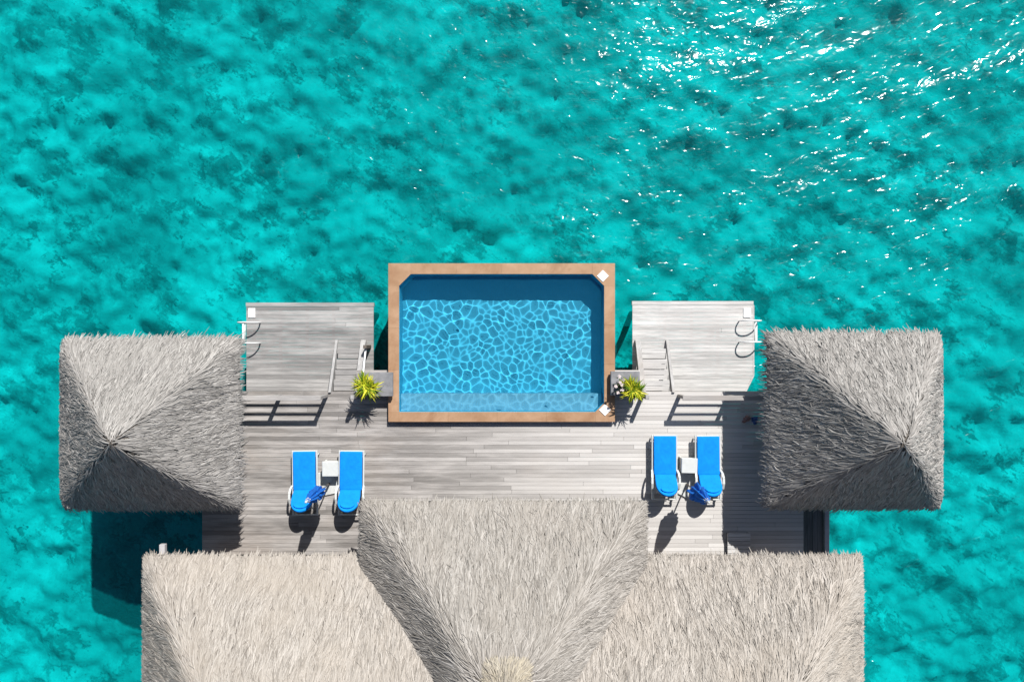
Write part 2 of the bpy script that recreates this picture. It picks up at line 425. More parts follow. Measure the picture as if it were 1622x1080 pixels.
# lower platforms
def platform(label, x0, x1, ytop, mat, clip=None):
    r = thing('swim_platform', label, 'platform', group='low swim platforms beside the pool')
    mb = planks_x(MB(), x0, x1, DN-.16, ytop-.12, PLAT_Z, pitch=.118, gap=.005, xclip=clip)
    mb.build('platform_boards', mat, r)
    e = MB(); e.box(x0-.01, x1+.01, ytop-.115, ytop, PLAT_Z-.10, PLAT_Z+.012); e.build('edge_board', mat, r)
    if clip: e2 = MB(); e2.box(x1+.002, x1+.034, -1.03, ytop-.118, PLAT_Z-.10, PLAT_Z+.008); e2.bar((x1+.01,-1.035,PLAT_Z-.04),(x1-.26,-1.60,PLAT_Z-.04),.05,.10); e2.build('edge_board', mat, r)
    j = MB()
    for x in np.arange(x0+.2, x1-.1, .8): j.box(x-.03, x+.03, DN+.35, ytop-.13, PLAT_Z-.2, PLAT_Z-.038)
    j.build('joists', M['dark_wood'], r)
    for x in (x0+.35, x1-.35):
        for y in (DN+.6, ytop-.3): MB().tube([(x,y,BED_Z-.3),(x,y,PLAT_Z-.2)], .10, 10).build('piling', M['dark_wood'], r)
    return r
platform('grey weathered low swim platform left of the pool', -7.99, -4.16, 1.15, M['plat_grey'])
platform('pale low swim platform right of the pool', 3.62, 7.25, 1.195, M['plat_pale'],
    lambda y: (3.62, 7.25 if y > -1.03 else 7.25-(-1.03-y)*.45))

def plate(label, x, y):
    b = MB(); b.rbox(x-.105, x+.105, y-.145, y+.145, PLAT_Z+.006, PLAT_Z+.03, .006)
    tag(b.build('deck_plate', M['white_paint']), label, 'plate', 'white plates on the swim platforms')
plate('white rectangular plate on the corner of the grey left platform', -7.82, .84)
plate('white rectangular plate on the corner of the pale right platform', 7.06, .85)

def stairs(label, x0, x1, mat, wide_left):
    r = thing('stairs', label, 'stairs', group='short timber stairs down to the platforms')
    n = 4; run = .31; rise = .19
    for i in range(n):
        zt = DECK_Z - rise*(i+1); y1 = DN + run*(i+1)
        t = MB(); x = x0+.03
        for k in range(2):
            ya = y1-run+.012+k*(run/2-.004); t.box(x, x1-.03, ya, ya+run/2-.016, zt-.035, zt)
        t.build('tread', mat, r)
    yb = DN+run*n+.25
    for side, x in (('l', x0), ('r', x1)):
        outer = (side == 'l') == wide_left
        w = .15 if outer else .075; up = .20 if outer else .07
        s = MB(); xa, xb = (x-w if side == 'l' else x), (x if side == 'l' else x+w)
        prof = [(DN-.02, DECK_Z+up), (DN-.02, DECK_Z-.25), (yb, PLAT_Z+.006), (yb, PLAT_Z+.04+up*.3), (yb-.10, PLAT_Z+.10+up*.6)]
        vs = [(xa,y,z) for y,z in prof]+[(xb,y,z) for y,z in prof]; m = len(prof)
        s.add(vs, [tuple(range(m)), tuple(reversed(range(m,2*m)))]+[(i,i+m,(i+1)%m+m,(i+1)%m) for i in range(m)])
        s.build('stringer', M['rail_y'], r)
        if outer:
            xm = (xa+xb)/2
            MB().rbox(xm-.05, xm+.05, DN-.16, DN-.05, DECK_Z+.002, DECK_Z+.88, .01).build('newel_post', M['rail_y'], r)
    return r
ls = stairs('grey timber stairs with a short handrail between left platform and deck', -5.22, -4.52, M['plat_grey'], False)
hr = MB(); hr.bar((-4.28,-1.25,DECK_Z+.30),(-4.28,-.22,PLAT_Z+.62),.045,.045); hr.build('handrail', M['white_paint'], ls)
MB().rbox(-4.33,-4.23,-.22,-.12,PLAT_Z+.004,PLAT_Z+.80,.008).build('handrail_post', M['dark_wood'], ls)
stairs('pale timber stairs between right platform and deck', 3.84, 4.62, M['plat_pale'], True)

def railing(label, xs, y):
    r = thing('deck_railing', label, 'railing', group='timber railings along the deck edge')
    x0, x1 = min(xs), max(xs)
    for x in xs: MB().rbox(x-.05, x+.05, y-.045, y+.045, DECK_Z+.002, DECK_Z+.90, .008).build('post', M['rail'], r)
    MB().rbox(x0-.10, x1+.06, y-.07, y+.07, DECK_Z+.902, DECK_Z+.945, .008).build('top_rail', M['rail'], r)
    for z in (.33, .62):
        b = MB()
        xx = sorted(xs)
        for a, c in zip(xx[:-1], xx[1:]): b.box(a+.052, c-.052, y-.018, y+.018, z-.025, z+.025)
        b.build('rail', M['rail'], r)
railing('timber deck railing above the grey left platform', (-5.36, -6.69, -8.02), DN-.12)
railing('timber deck railing above the pale right platform', (4.83, 6.23, 7.63), DN-.12)

def ladder(label, edge, sgn, y0, y1):
    r = thing('swim_ladder', label, 'ladder', group='steel ladders down to the lagoon')
    for y in (y0, y1):
        pts = []
        xin = edge - sgn*.42
        prof = [(xin, PLAT_Z), (xin-sgn*.02, PLAT_Z+.22), (xin+sgn*.06, PLAT_Z+.42), (xin+sgn*.22, PLAT_Z+.52), (edge, PLAT_Z+.50),
                (edge+sgn*.13, PLAT_Z+.36), (edge+sgn*.18, PLAT_Z+.1), (edge+sgn*.19, PLAT_Z-.4), (edge+sgn*.20, WATER_Z-.8)]
        # smooth with Catmull-Rom
        P = [np.array(p) for p in prof]
        for i in range(len(P)-1):
            p0, p1, p2, p3 = P[max(i-1,0)], P[i], P[i+1], P[min(i+2,len(P)-1)]
            for k in range(5):
                t = k/5; q = .5*((2*p1)+(-p0+p2)*t+(2*p0-5*p1+4*p2-p3)*t*t+(-p0+3*p1-3*p2+p3)*t**3); pts.append((q[0], y, q[1]))
        pts.append((P[-1][0], y, P[-1][1]))
        MB().tube(pts, .021, 10).build('handrail', M['white_paint'], r)
    x = edge+sgn*.13
    MB().rbox(x-.03, x+.03, y0+.028, y1-.028, PLAT_Z-.13, PLAT_Z-.10, .005).build('rung', M['white_paint'], r)
    for z in (PLAT_Z-.45, PLAT_Z-.75, WATER_Z-.15, WATER_Z-.45):
        x = edge+sgn*.19
        MB().tube([(x, y0+.028, z), (x, y1-.028, z)], .016, 8).build('rung', M['white_paint'], r)
ladder('white tubular swim ladder on the left edge of the grey platform', -7.99, -1, -.06, .55)
ladder('white tubular swim ladder on the right edge of the pale platform', 7.25, 1, -.03, .60)

# ------------------------------------------------------------------ swimming pool
CZ = .20
ix0, ix1, iy0, iy1 = -3.235, 2.64, -2.03, 1.915
pool = thing('swimming_pool', 'rectangular plunge pool with terracotta stone edge and rippling blue water', 'pool')
ch = .34
inner = [(ix0,iy0),(ix1-ch*.75,iy0),(ix1,iy0+ch*.75),(ix1,iy1-ch),(ix1-ch,iy1),(ix0+ch,iy1),(ix0,iy1-ch)]
cp = MB(); T0, T1 = CZ-.055, CZ
def cps(poly): cp.prism(poly, T0, T1)
g = .0015
nx = [PX0, -2.55, -1.2, .35, 1.7, PX1]
cps([(PX0,PY1),(PX0,iy1-ch+.0),(ix0-g,iy1-ch),(ix0-g+ch,iy1+g-.0),(ix0-g+ch,PY1)])                     # NW corner stone
cps([(PX1,PY1),(ix1+g-ch,PY1),(ix1+g-ch,iy1),(ix1+g,iy1-ch),(PX1,iy1-ch)])                           # NE
c2 = ch*.75
cps([(PX1,PY0),(PX1,iy0+c2),(ix1+g,iy0+c2),(ix1+g-c2,iy0),(ix1+g-c2,PY0)])                           # SE
cps([(PX0,PY0),(ix0-g,PY0),(ix0-g,iy0),(PX0,iy0)])                                                     # SW
xs = np.linspace(ix0+ch, ix1-ch, 5)
for a, b in zip(xs[:-1], xs[1:]): cps([(a+g,iy1),(b-g,iy1),(b-g,PY1),(a+g,PY1)])
xs = np.linspace(ix0, ix1-c2, 5)
for a, b in zip(xs[:-1], xs[1:]): cps([(a+g,PY0),(b-g,PY0),(b-g,iy0),(a+g,iy0)])
ys = np.linspace(iy0, iy1-ch, 4)
for a, b in zip(ys[:-1], ys[1:]): cps([(PX0,a+g),(ix0,a+g),(ix0,b-g),(PX0,b-g)])
ys = np.linspace(iy0+c2, iy1-ch, 4)
for a, b in zip(ys[:-1], ys[1:]): cps([(ix1,a+g),(PX1,a+g),(PX1,b-g),(ix1,b-g)])
cp.build('coping', M['coping'], pool)
for x, y in ((2.60, 1.86), (2.66, -1.97)):
    b = MB(); s = .17
    b.prism([(x,y-s),(x+s,y),(x,y+s),(x-s,y)], CZ+.003, CZ+.018)
    b.build('corner_tile', M['white_paint'], pool)
# outer shell
FLZ = -.80
sh = MB(); zt = T0-.003
sh.box(PX0+.03, ix0-.012, PY0+.03, PY1-.03, -2.4, zt); sh.box(ix1+.012, PX1-.03, PY0+.03, PY1-.03, -2.4, zt)
sh.box(ix0-.012, ix1+.012, iy1+.012, PY1-.03, -2.4, zt); sh.box(ix0-.012, ix1+.012, PY0+.03, iy0-.012, -2.4, zt)
sh.box(ix0-.012, ix1+.012, iy0-.012, iy1+.012, -2.4, FLZ-.06)
sh.build('outer_shell', M['pool_shell'], pool)
for x in (PX0+.6, -.3, PX1-.6):
    for y in (PY0+.6, PY1-.6): MB().tube([(x,y,BED_Z-.3),(x,y,-2.4)], .2, 12).build('piling', M['dark_wood'], pool)
# basin: walls as inner prism walls, floor and bench
ba = MB(); n = len(inner)
ba.add([(x,y,FLZ) for x,y in inner]+[(x,y,zt) for x,y in inner], [tuple(range(n))]+[((i+1)%n,i,i+n,(i+1)%n+n) for i in range(n)])
basin = ba.build('basin', M['tile'], pool)
be = MB(); e_ = .004; be.prism([(ix0+e_,iy0+e_),(ix1-c2-e_,iy0+e_),(ix1-e_,iy0+c2+e_),(ix1-e_,iy0+.50),(ix0+e_,iy0+.50)], FLZ+e_, -.28)
bench = be.build('bench', M['tile_pale'], pool)
# rippled water surface (real waves, so that the light on the floor is refracted by them)
WZ = .03
# Choppy ripples: shallow rounded dips meeting in soft crests. The curvature of the sheet is laid out first
# (dips curve up, crests curve down, never tighter than POOL_L per metre) and then integrated into heights.
POOL_D, POOL_L, POOL_W = .195, 2.35, .0265
def pool_sheet(dx=.0125):
    r = np.random.default_rng(5); D = POOL_D
    nx_, ny_ = int(round((ix1-ix0-.004)/dx))+1, int(round((iy1-iy0-.004)/dx))+1
    PW, PH = 544, 384                                     # periodic field a little larger than the pool
    X, Y = np.meshgrid(np.arange(PW)*dx, np.arange(PH)*dx); LX, LY = PW*dx, PH*dx
    P = []; nj = int(round(LY/(D*.87)/2))*2; ni = int(round(LX/D))
    for j in range(nj):
        for i in range(ni): P.append((((i+.5*(j % 2)+r.uniform(-.40,.40))*LX/ni) % LX, ((j+r.uniform(-.40,.40))*LY/nj) % LY))
    P = [p for p in P if r.random() < .62+.34*math.exp(-((p[0]-3.4)/1.5)**2-((p[1]-2.6)/.9)**2)]; P = np.array(P); P = np.concatenate([P+np.array((a*LX,b*LY)) for a in (-1,0,1) for b in (-1,0,1)])
    P = P[(P[:,0]>-.7)&(P[:,0]<LX+.7)&(P[:,1]>-.7)&(P[:,1]<LY+.7)]
    tx, ty = 2*PI/LX, 2*PI/LY
    wx = X+.09*np.sin(3*ty*Y+.6)+.035*np.sin(7*tx*X+5*ty*Y)+.012*np.sin(23*ty*Y+9*tx*X); wy = Y+.08*np.sin(4*tx*X+1.1)+.03*np.sin(6*ty*Y-5*tx*X)+.012*np.sin(25*tx*X-8*ty*Y)
    E = np.zeros_like(X)
    for j in range(PH):
        d = np.sqrt((wx[j][:,None]-P[:,0])**2+(wy[j][:,None]-P[:,1])**2)
        d.partition(1, axis=1); E[j] = (d[:,1]-d[:,0])/2  # distance to the nearest crest line
    f = 1/(1+np.exp((POOL_W-E)/.008)); m = f.mean()       # 1 in the dips, 0 on the crests
    lap = -POOL_L + f*POOL_L/m
    lap *= .86+.22*np.sin(3*tx*X+2*ty*Y+1)*np.sin(4*ty*Y-2*tx*X+.4)+.10*np.sin(9*tx*X+6*ty*Y)   # livelier and calmer areas
    kx = np.fft.fftfreq(PW, dx)*2*PI; ky = np.fft.fftfreq(PH, dx)*2*PI; k2 = kx[None,:]**2+ky[:,None]**2
    F = np.fft.fft2(lap)*np.exp(-k2*.010**2/2)*(1-np.exp(-k2/(2*PI/.75)**2)); k2[0,0] = 1; F[0,0] = 0
    Z = np.real(np.fft.ifft2(-F/k2))[:ny_,:nx_]
    X = ix0+.002+X[:ny_,:nx_]*(ix1-ix0-.004)/((nx_-1)*dx); Y = iy0+.002+Y[:ny_,:nx_]*(iy1-iy0-.004)/((ny_-1)*dx)
    return X, Y, Z
WX_, WY_, WH_ = pool_sheet(); ny, nxx = WX_.shape
V = np.stack([WX_, WY_, WZ+WH_], -1).reshape(-1,3); I = np.arange(ny*nxx).reshape(ny,nxx)
F = np.stack([I[:-1,:-1], I[:-1,1:], I[1:,1:], I[1:,:-1]], -1).reshape(-1,4)
t = NT('clear_pool_water')
gls = t.n('ShaderNodeBsdfRefraction'); gls.inputs['IOR'].default_value = 1.333; gls.inputs['Roughness'].default_value = 0; gls.inputs['Color'].default_value = (.86,.97,1,1)
glo = t.n('ShaderNodeBsdfGlossy'); glo.inputs['Roughness'].default_value = .03
fr = t.n('ShaderNodeFresnel'); fr.inputs['IOR'].default_value = 1.333
sca = t.n('ShaderNodeBsdfDiffuse'); sca.inputs['Color'].default_value = (.02,.36,.62,1)      # the water's own faint scatter
m0 = t.n('ShaderNodeMixShader'); m0.inputs[0].default_value = .09; t.l(gls.outputs[0], m0.inputs[1]); t.l(sca.outputs[0], m0.inputs[2])
mx = t.n('ShaderNodeMixShader'); t.l(fr.outputs[0], mx.inputs[0]); t.l(m0.outputs[0], mx.inputs[1]); t.l(glo.outputs[0], mx.inputs[2]); t.l(mx.outputs[0], t.out.inputs['Surface'])
M['pool_water'] = t.m
pw = np_mesh('water', V, F, M['pool_water'], pool)
pw.cycles.is_caustics_caster = True
basin.cycles.is_caustics_receiver = True; bench.cycles.is_caustics_receiver = True

# ------------------------------------------------------------------ plinths and plants
def plinth(label, x0, x1, y0, y1, lx0, lx1):
    r = thing('plinth', label, 'plinth', group='grey plinths beside the pool')
    MB().rbox(x0, x1, y0+.02, y1-.02, .004, .30, .012).build('body', M['concrete'], r)
    MB().rbox(lx0, lx1, y0, y1, .302, .45, .012).build('cap', M['concrete'], r)
plinth('grey concrete plinth at the left side of the pool', -4.30, PX0-.012, -1.57, -.89, -4.34, -3.38)
plinth('grey concrete plinth at the right side of the pool', PX1+.012, 3.58, -1.55, -.86, 2.80, 3.62)

def plant(label, x, y, z, R, nl, seed):
    rr = random.Random(seed)
    r = thing('potted_plant', label, 'plant', (x,y,z), 0, 'spiky potted plants beside the pool')
    MB().lathe([(.13,.004),(.17,.05),(.20,.27),(.215,.28),(.215,.31),(.19,.31),(.18,.27)], 18).build('pot', M['pot'], r)
    fb = MB()
    heads = [(0,0,1.0)] + [(rr.uniform(-.15,.15), rr.uniform(-.15,.15), rr.uniform(.65,.95)) for _ in range(6)]
    for (hx, hy, hs) in heads:
        for i in range(nl):
            a = rr.uniform(0, 2*PI); L = R*hs*rr.uniform(.65, 1.1); el = rr.uniform(.15, 1.3); w = rr.uniform(.020,.032)
            d = np.array([math.cos(a), math.sin(a)]); pr = np.array([-d[1], d[0]])
            p = np.array([hx,hy,.30]); vs = []; K = 6; e = el
            for k in range(K+1):
                t_ = k/K; ww = w*(.55+1.3*t_ if t_ < .35 else 1.0-(t_-.35)/.65*.97+.0)
                vs.append((p[0]-pr[0]*ww, p[1]-pr[1]*ww, p[2]+.012)); vs.append((p[0], p[1], p[2])); vs.append((p[0]+pr[0]*ww, p[1]+pr[1]*ww, p[2]+.012))
                st = L/K; p = p + np.array([d[0]*math.cos(e)*st, d[1]*math.cos(e)*st, math.sin(e)*st]); e -= rr.uniform(.14,.30)
            fs = []
            for k in range(K): 
                b = k*3; fs += [(b,b+1,b+4,b+3),(b+1,b+2,b+5,b+4)]
            fb.add(vs, fs, False)
    fb.build('foliage', M['leaf'], r)
    return r
plant('bushy yellow-green spiky plant on the left plinth, full and wide', -4.02, -1.30, .45, .50, 30, 3)
plant('yellow-green spiky plant on the right plinth beside white flowers', 3.36, -1.33, .45, .46, 28, 8)
fl = thing('flowering_plant', 'small plant with a cluster of white and pink flowers on the right plinth', 'plant', (3.05,-1.22,.45))
MB().lathe([(.07,.004),(.10,.14),(.105,.18),(.09,.18),(.085,.15)], 14).build('pot', M['pot'], fl)
rr = random.Random(4); c = MB()
for i in range(9):
    a0 = 2.4*i; q0 = .066*math.sqrt(i)*1.15; hx, hy = q0*math.cos(a0), 1.3*q0*math.sin(a0); hz = .42-.5*q0*q0/.15+rr.uniform(-.02,.02)
    b = MB(); b.lathe([(.008,hz-.03),(.03,hz-.012),(.034,hz+.004),(.02,hz+.018)], 10, hx, hy)
    for k in range(9):                                  # florets crowded on the head, joined at its centre
        a = rr.uniform(0,2*PI); q = .042*math.sqrt(rr.random()); x, y = hx+q*math.cos(a), hy+q*math.sin(a); z = hz+.018-3*q*q+rr.uniform(0,.008)
        for m_ in range(5):
            t_ = 2*PI*m_/5+a; s = rr.uniform(.014,.021)
            b.add([(x,y,z),(x+s*math.cos(t_-.5),y+s*math.sin(t_-.5),z+.010),(x+1.3*s*math.cos(t_),y+1.3*s*math.sin(t_),z+.006),(x+s*math.cos(t_+.5),y+s*math.sin(t_+.5),z+.010)], [(0,1,2,3)])
    b.build('flower_head', M['petal'], fl)
    c.tube([(hx*.3,hy*.3,.16),(hx*.8,hy*.8,hz-.10),(hx,hy,hz-.03)], .005, 5)
    a2 = a0+1
    for q in (0,2.1,4.2): c.add([(hx*.8,hy*.8,hz-.11),(hx*.8+.05*math.cos(a2+q),hy*.8+.05*math.sin(a2+q),hz-.07),(hx*.8+.11*math.cos(a2+q+.25),hy*.8+.11*math.sin(a2+q+.25),hz-.10),(hx*.8+.06*math.cos(a2+q+.5),hy*.8+.06*math.sin(a2+q+.5),hz-.085)],[(0,1,2,3)])
c.build('stems', M['leaf_dark'], fl)

# ------------------------------------------------------------------ sun loungers
def cushion(mb, outline, th, rows=3, mapf=None):
    """puffed cushion from a convex outline (list of x,y): rings shrinking in, top and bottom"""
    cx = sum(p[0] for p in outline)/len(outline); cy = sum(p[1] for p in outline)/len(outline); n = len(outline)
    rings = [(0.0,.0,.0)]
    prof = [(.985,0),(1.0,.18),(1.0,.62),(.985,.85),(.955,.97),(.90,1.0),(.5,1.03),(.12,1.035)]
    vs = []; fs = []
    for s, h in prof:
        for (x,y) in outline:
            p = (cx+(x-cx)*s, cy+(y-cy)*s, h*th); vs.append(mapf(p) if mapf else p)
    for j in range(len(prof)-1):
        for k in range(n): k2=(k+1)%n; fs.append((j*n+k,j*n+k2,(j+1)*n+k2,(j+1)*n+k))
    fs.append(tuple(reversed(range(n)))); fs.append(tuple((len(prof)-1)*n+k for k in range(n)))
    mb.add(vs, fs, True); return mb

def rrect(x0,x1,y0,y1,r,n=4):
    o = []
    for cx,cy,a0 in ((x1-r,y1-r,0),(x0+r,y1-r,PI/2),(x0+r,y0+r,PI),(x1-r,y0+r,1.5*PI)):
        for k in range(n+1): a=a0+PI/2*k/n; o.append((cx+r*math.cos(a), cy+r*math.sin(a)))
    return o

def make_lounger():
    r = thing('sun_lounger', 'x', 'sun lounger', group='blue sun loungers on the deck')
    f = MB()
    for s in (-1,1): f.rbox(s*.345-.022, s*.345+.022, -.925, .925, .25, .325, .012)
    f.rbox(-.322,.322,.88,.925,.25,.33,.012); f.rbox(-.322,.322,-.925,-.89,.255,.315,.010); f.rbox(-.322,.322,-.22,-.18,.26,.315,.008)
    for y in np.arange(-.08,.86,.105): f.rbox(-.30,.30,y-.035,y+.035,.30,.322,.004)
    f.build('frame', M['white_plastic'], r)
    for s in (-1,1):
        for y, n_ in ((.78,'leg'),(-.45,'leg')):
            MB().tube([(s*.33,y,.255),(s*.345,y+.02*(1 if y>0 else -1),.002)],[.03,.024],8).build('leg', M['white_plastic'], r)
    for s in (-1,1):
        w = MB(); w.tube([(s*.30-.02,-.86,.085),(s*.30+.02,-.86,.085)], .083, 16); w.tube([(s*.30,-.86,.165),(s*.30,-.87,.255)],.018,6)
        w.build('wheel', M['white_plastic'], r)
    # arm rests: upright loops in white plastic
    for s in (-1,1):
        a = MB(); pts = [(s*.36,-.08,.32),(s*.375,-.14,.45),(s*.385,-.26,.535),(s*.385,-.42,.55),(s*.375,-.56,.49),(s*.36,-.64,.32)]
        for p,q in zip(pts[:-1],pts[1:]): a.bar(p,q,.058,.03)
        a.build('armrest', M['white_plastic'], r)
    c = MB(); cushion(c, rrect(-.318,.318,-.20,.90,.03), .075); o = c.build('seat_cushion', M['blue'], r, (0,0,.324))
    # back rest, raised
    ang = math.radians(46); ca, sa = math.cos(ang), math.sin(ang)
    def mp(p): return (p[0], -.215 - p[1]*ca + p[2]*sa*.0 + p[2]*sa, .365 + p[1]*sa + p[2]*ca)
    out = [(-.30,0),(.30,0)]
    out = [(.29,.0),(.305,.2),(.305,.36)] + [(.305*math.cos(a), .37+.37*math.sin(a)) for a in np.linspace(.12,PI-.12,15)] + [(-.305,.36),(-.305,.2),(-.29,0)]
    c = MB(); cushion(c, out, .075, mapf=mp); c.build('back_cushion', M['blue'], r)
    hb = MB()
    po = [(.20*math.cos(a), .545+.115*math.sin(a)*(1 if math.sin(a)>0 else .75)) for a in np.linspace(0,2*PI,21)[:-1]]
    cushion(hb, po, .055, mapf=lambda p: mp((p[0],p[1],p[2]+.076))); hb.build('head_pillow', M['blue'], r)
    bp = MB(); po = [(.27,0),(.285,.34)] + [(.285*math.cos(a), .36+.33*math.sin(a)) for a in np.linspace(.12,PI-.12,11)] + [(-.285,.34),(-.27,0)]; m = len(po)
    bp.add([mp((x,y,-.03)) for x,y in po]+[mp((x,y,-.006)) for x,y in po], [tuple(reversed(range(m))), tuple(range(m,2*m))]+[(i,(i+1)%m,(i+1)%m+m,i+m) for i in range(m)])
    bp.bar((0.20,-.50,.60),(0.22,-.74,.31),.025,.025); bp.bar((-.20,-.50,.60),(-.22,-.74,.31),.025,.025)
    bp.build('back_frame', M['white_plastic'], r)
    return r
L0 = make_lounger()
spots = [(-5.90,-4.04,.012,'blue cushioned sun lounger left of the folded parasol, nearest the left hut'),
         (-4.58,-4.04,-.01,'blue cushioned sun lounger touching the thatch corner of the villa wing'),
         (4.345,-3.60,.0,'blue cushioned sun lounger left of the right side table, its head clear of any parasol'),
         (5.585,-3.61,.01,'blue cushioned sun lounger beside the right hut shadow, folded parasol over its head')]
for i, (x,y,a,lab) in enumerate(spots):
    o = L0 if i == 0 else copy_tree(L0)
    o.location = (x,y,0); o.rotation_euler = (0,0,a); o['label'] = lab

def make_table():
    r = thing('side_table', 'x', 'side table', group='small white side tables')
    MB().rbox(-.225,.225,-.215,.215,.415,.45,.012).build('table_top', M['white_plastic'], r)
    b = MB()
    for s in (-1,1): b.rbox(s*.20-.012,s*.20+.012,-.19,.19,.10,.413,.005); b.rbox(-.186,.186,s*.178-.012,s*.178+.012,.10,.413,.005)
    b.build('apron', M['white_plastic'], r)
    for sx in (-1,1):
        for sy in (-1,1): MB().rbox(sx*.195-.025,sx*.195+.025,sy*.175-.025,sy*.175+.025,.002,.098,.006).build('leg', M['white_plastic'], r)
    return r
T0_ = make_table(); T0_.location = (-5.155,-3.62,0); T0_['label'] = 'small white square side table between the two left loungers'
T1_ = copy_tree(T0_); T1_.location = (5.03,-3.53,0); T1_.rotation_euler = (0,0,-.03); T1_['label'] = 'small white square side table between the two right loungers'

# ------------------------------------------------------------------ folded parasols
def parasol(label, x, y, seed, fat, rz):
    rr = random.Random(seed)
    r = thing('parasol', label, 'parasol', (x,y,0), rz, 'folded blue parasols')
    b = MB(); b.rbox(-.36,.36,-.31,.37,.003,.06,.012); b.build('base', M['slab'], r)
    MB().tube([(0,0,.062),(0,0,.30)], .032, 12).build('socket', M['dark_metal'], r)
    MB().tube([(0,0,.302),(0,0,2.62)], .021, 10).build('pole', M['pole'], r)
    ph = [rr.uniform(0,6) for _ in range(4)]
    def rad(a, j):
        f = 1 + .30*math.sin(8*a+ph[0]) + .16*math.sin(5*a+ph[1]+j*.25) + .08*math.sin(13*a+ph[2]-j*.4)
        return max(.45, f)
    prof = []
    for k in range(19):
        u = k/18; z = 1.12 + 1.40*u
        q = .03 + fat*(1-u)**.8 + .035*math.sin(u*PI)
        if abs(u-.42) < .08: q *= .72                      # tie strap
        if u < .08: q *= .80
        prof.append((q, z))
    MB().lathe(prof, 64, 0, 0, rad).build('canopy', M['parasol_blue'], r)
    MB().lathe([(fat*.66,1.69),(fat*.72,1.70),(fat*.72,1.735),(fat*.66,1.745)], 20).build('strap', M['blue'], r)
    MB().lathe([(.03,2.50),(.038,2.53),(.022,2.58),(.034,2.62),(.034,2.66),(.01,2.70)], 12).build('finial', M['white_plastic'], r)
    for k in range(8):
        a = 2*PI*k/8+.2; MB().tube([(.055*math.cos(a),.055*math.sin(a),2.49),(fat*.62*math.cos(a),fat*.62*math.sin(a),1.16)], .009, 5).build('rib', M['pole'], r)
    return r
parasol('folded blue parasol leaning out over the two left loungers, slim and tightly wrapped', -5.265, -4.11, 2, .115, .2)
parasol('folded blue parasol standing between the two right loungers, loosely wrapped and fuller', 5.03, -4.12, 6, .165, 1.1)

# ------------------------------------------------------------------ thatch
def softmin(zs, k): 
    zs = np.stack(zs); m = zs.min(0); return m - k*np.log(np.exp(-(zs-m)/k).sum(0))
def sweep(x, y, s):
    return .5*np.sin(.9*x+1.7*y+s)+.5*np.sin(2.3*x-1.1*y+2*s)+.35*np.sin(3.9*y+2.6*x+3*s)

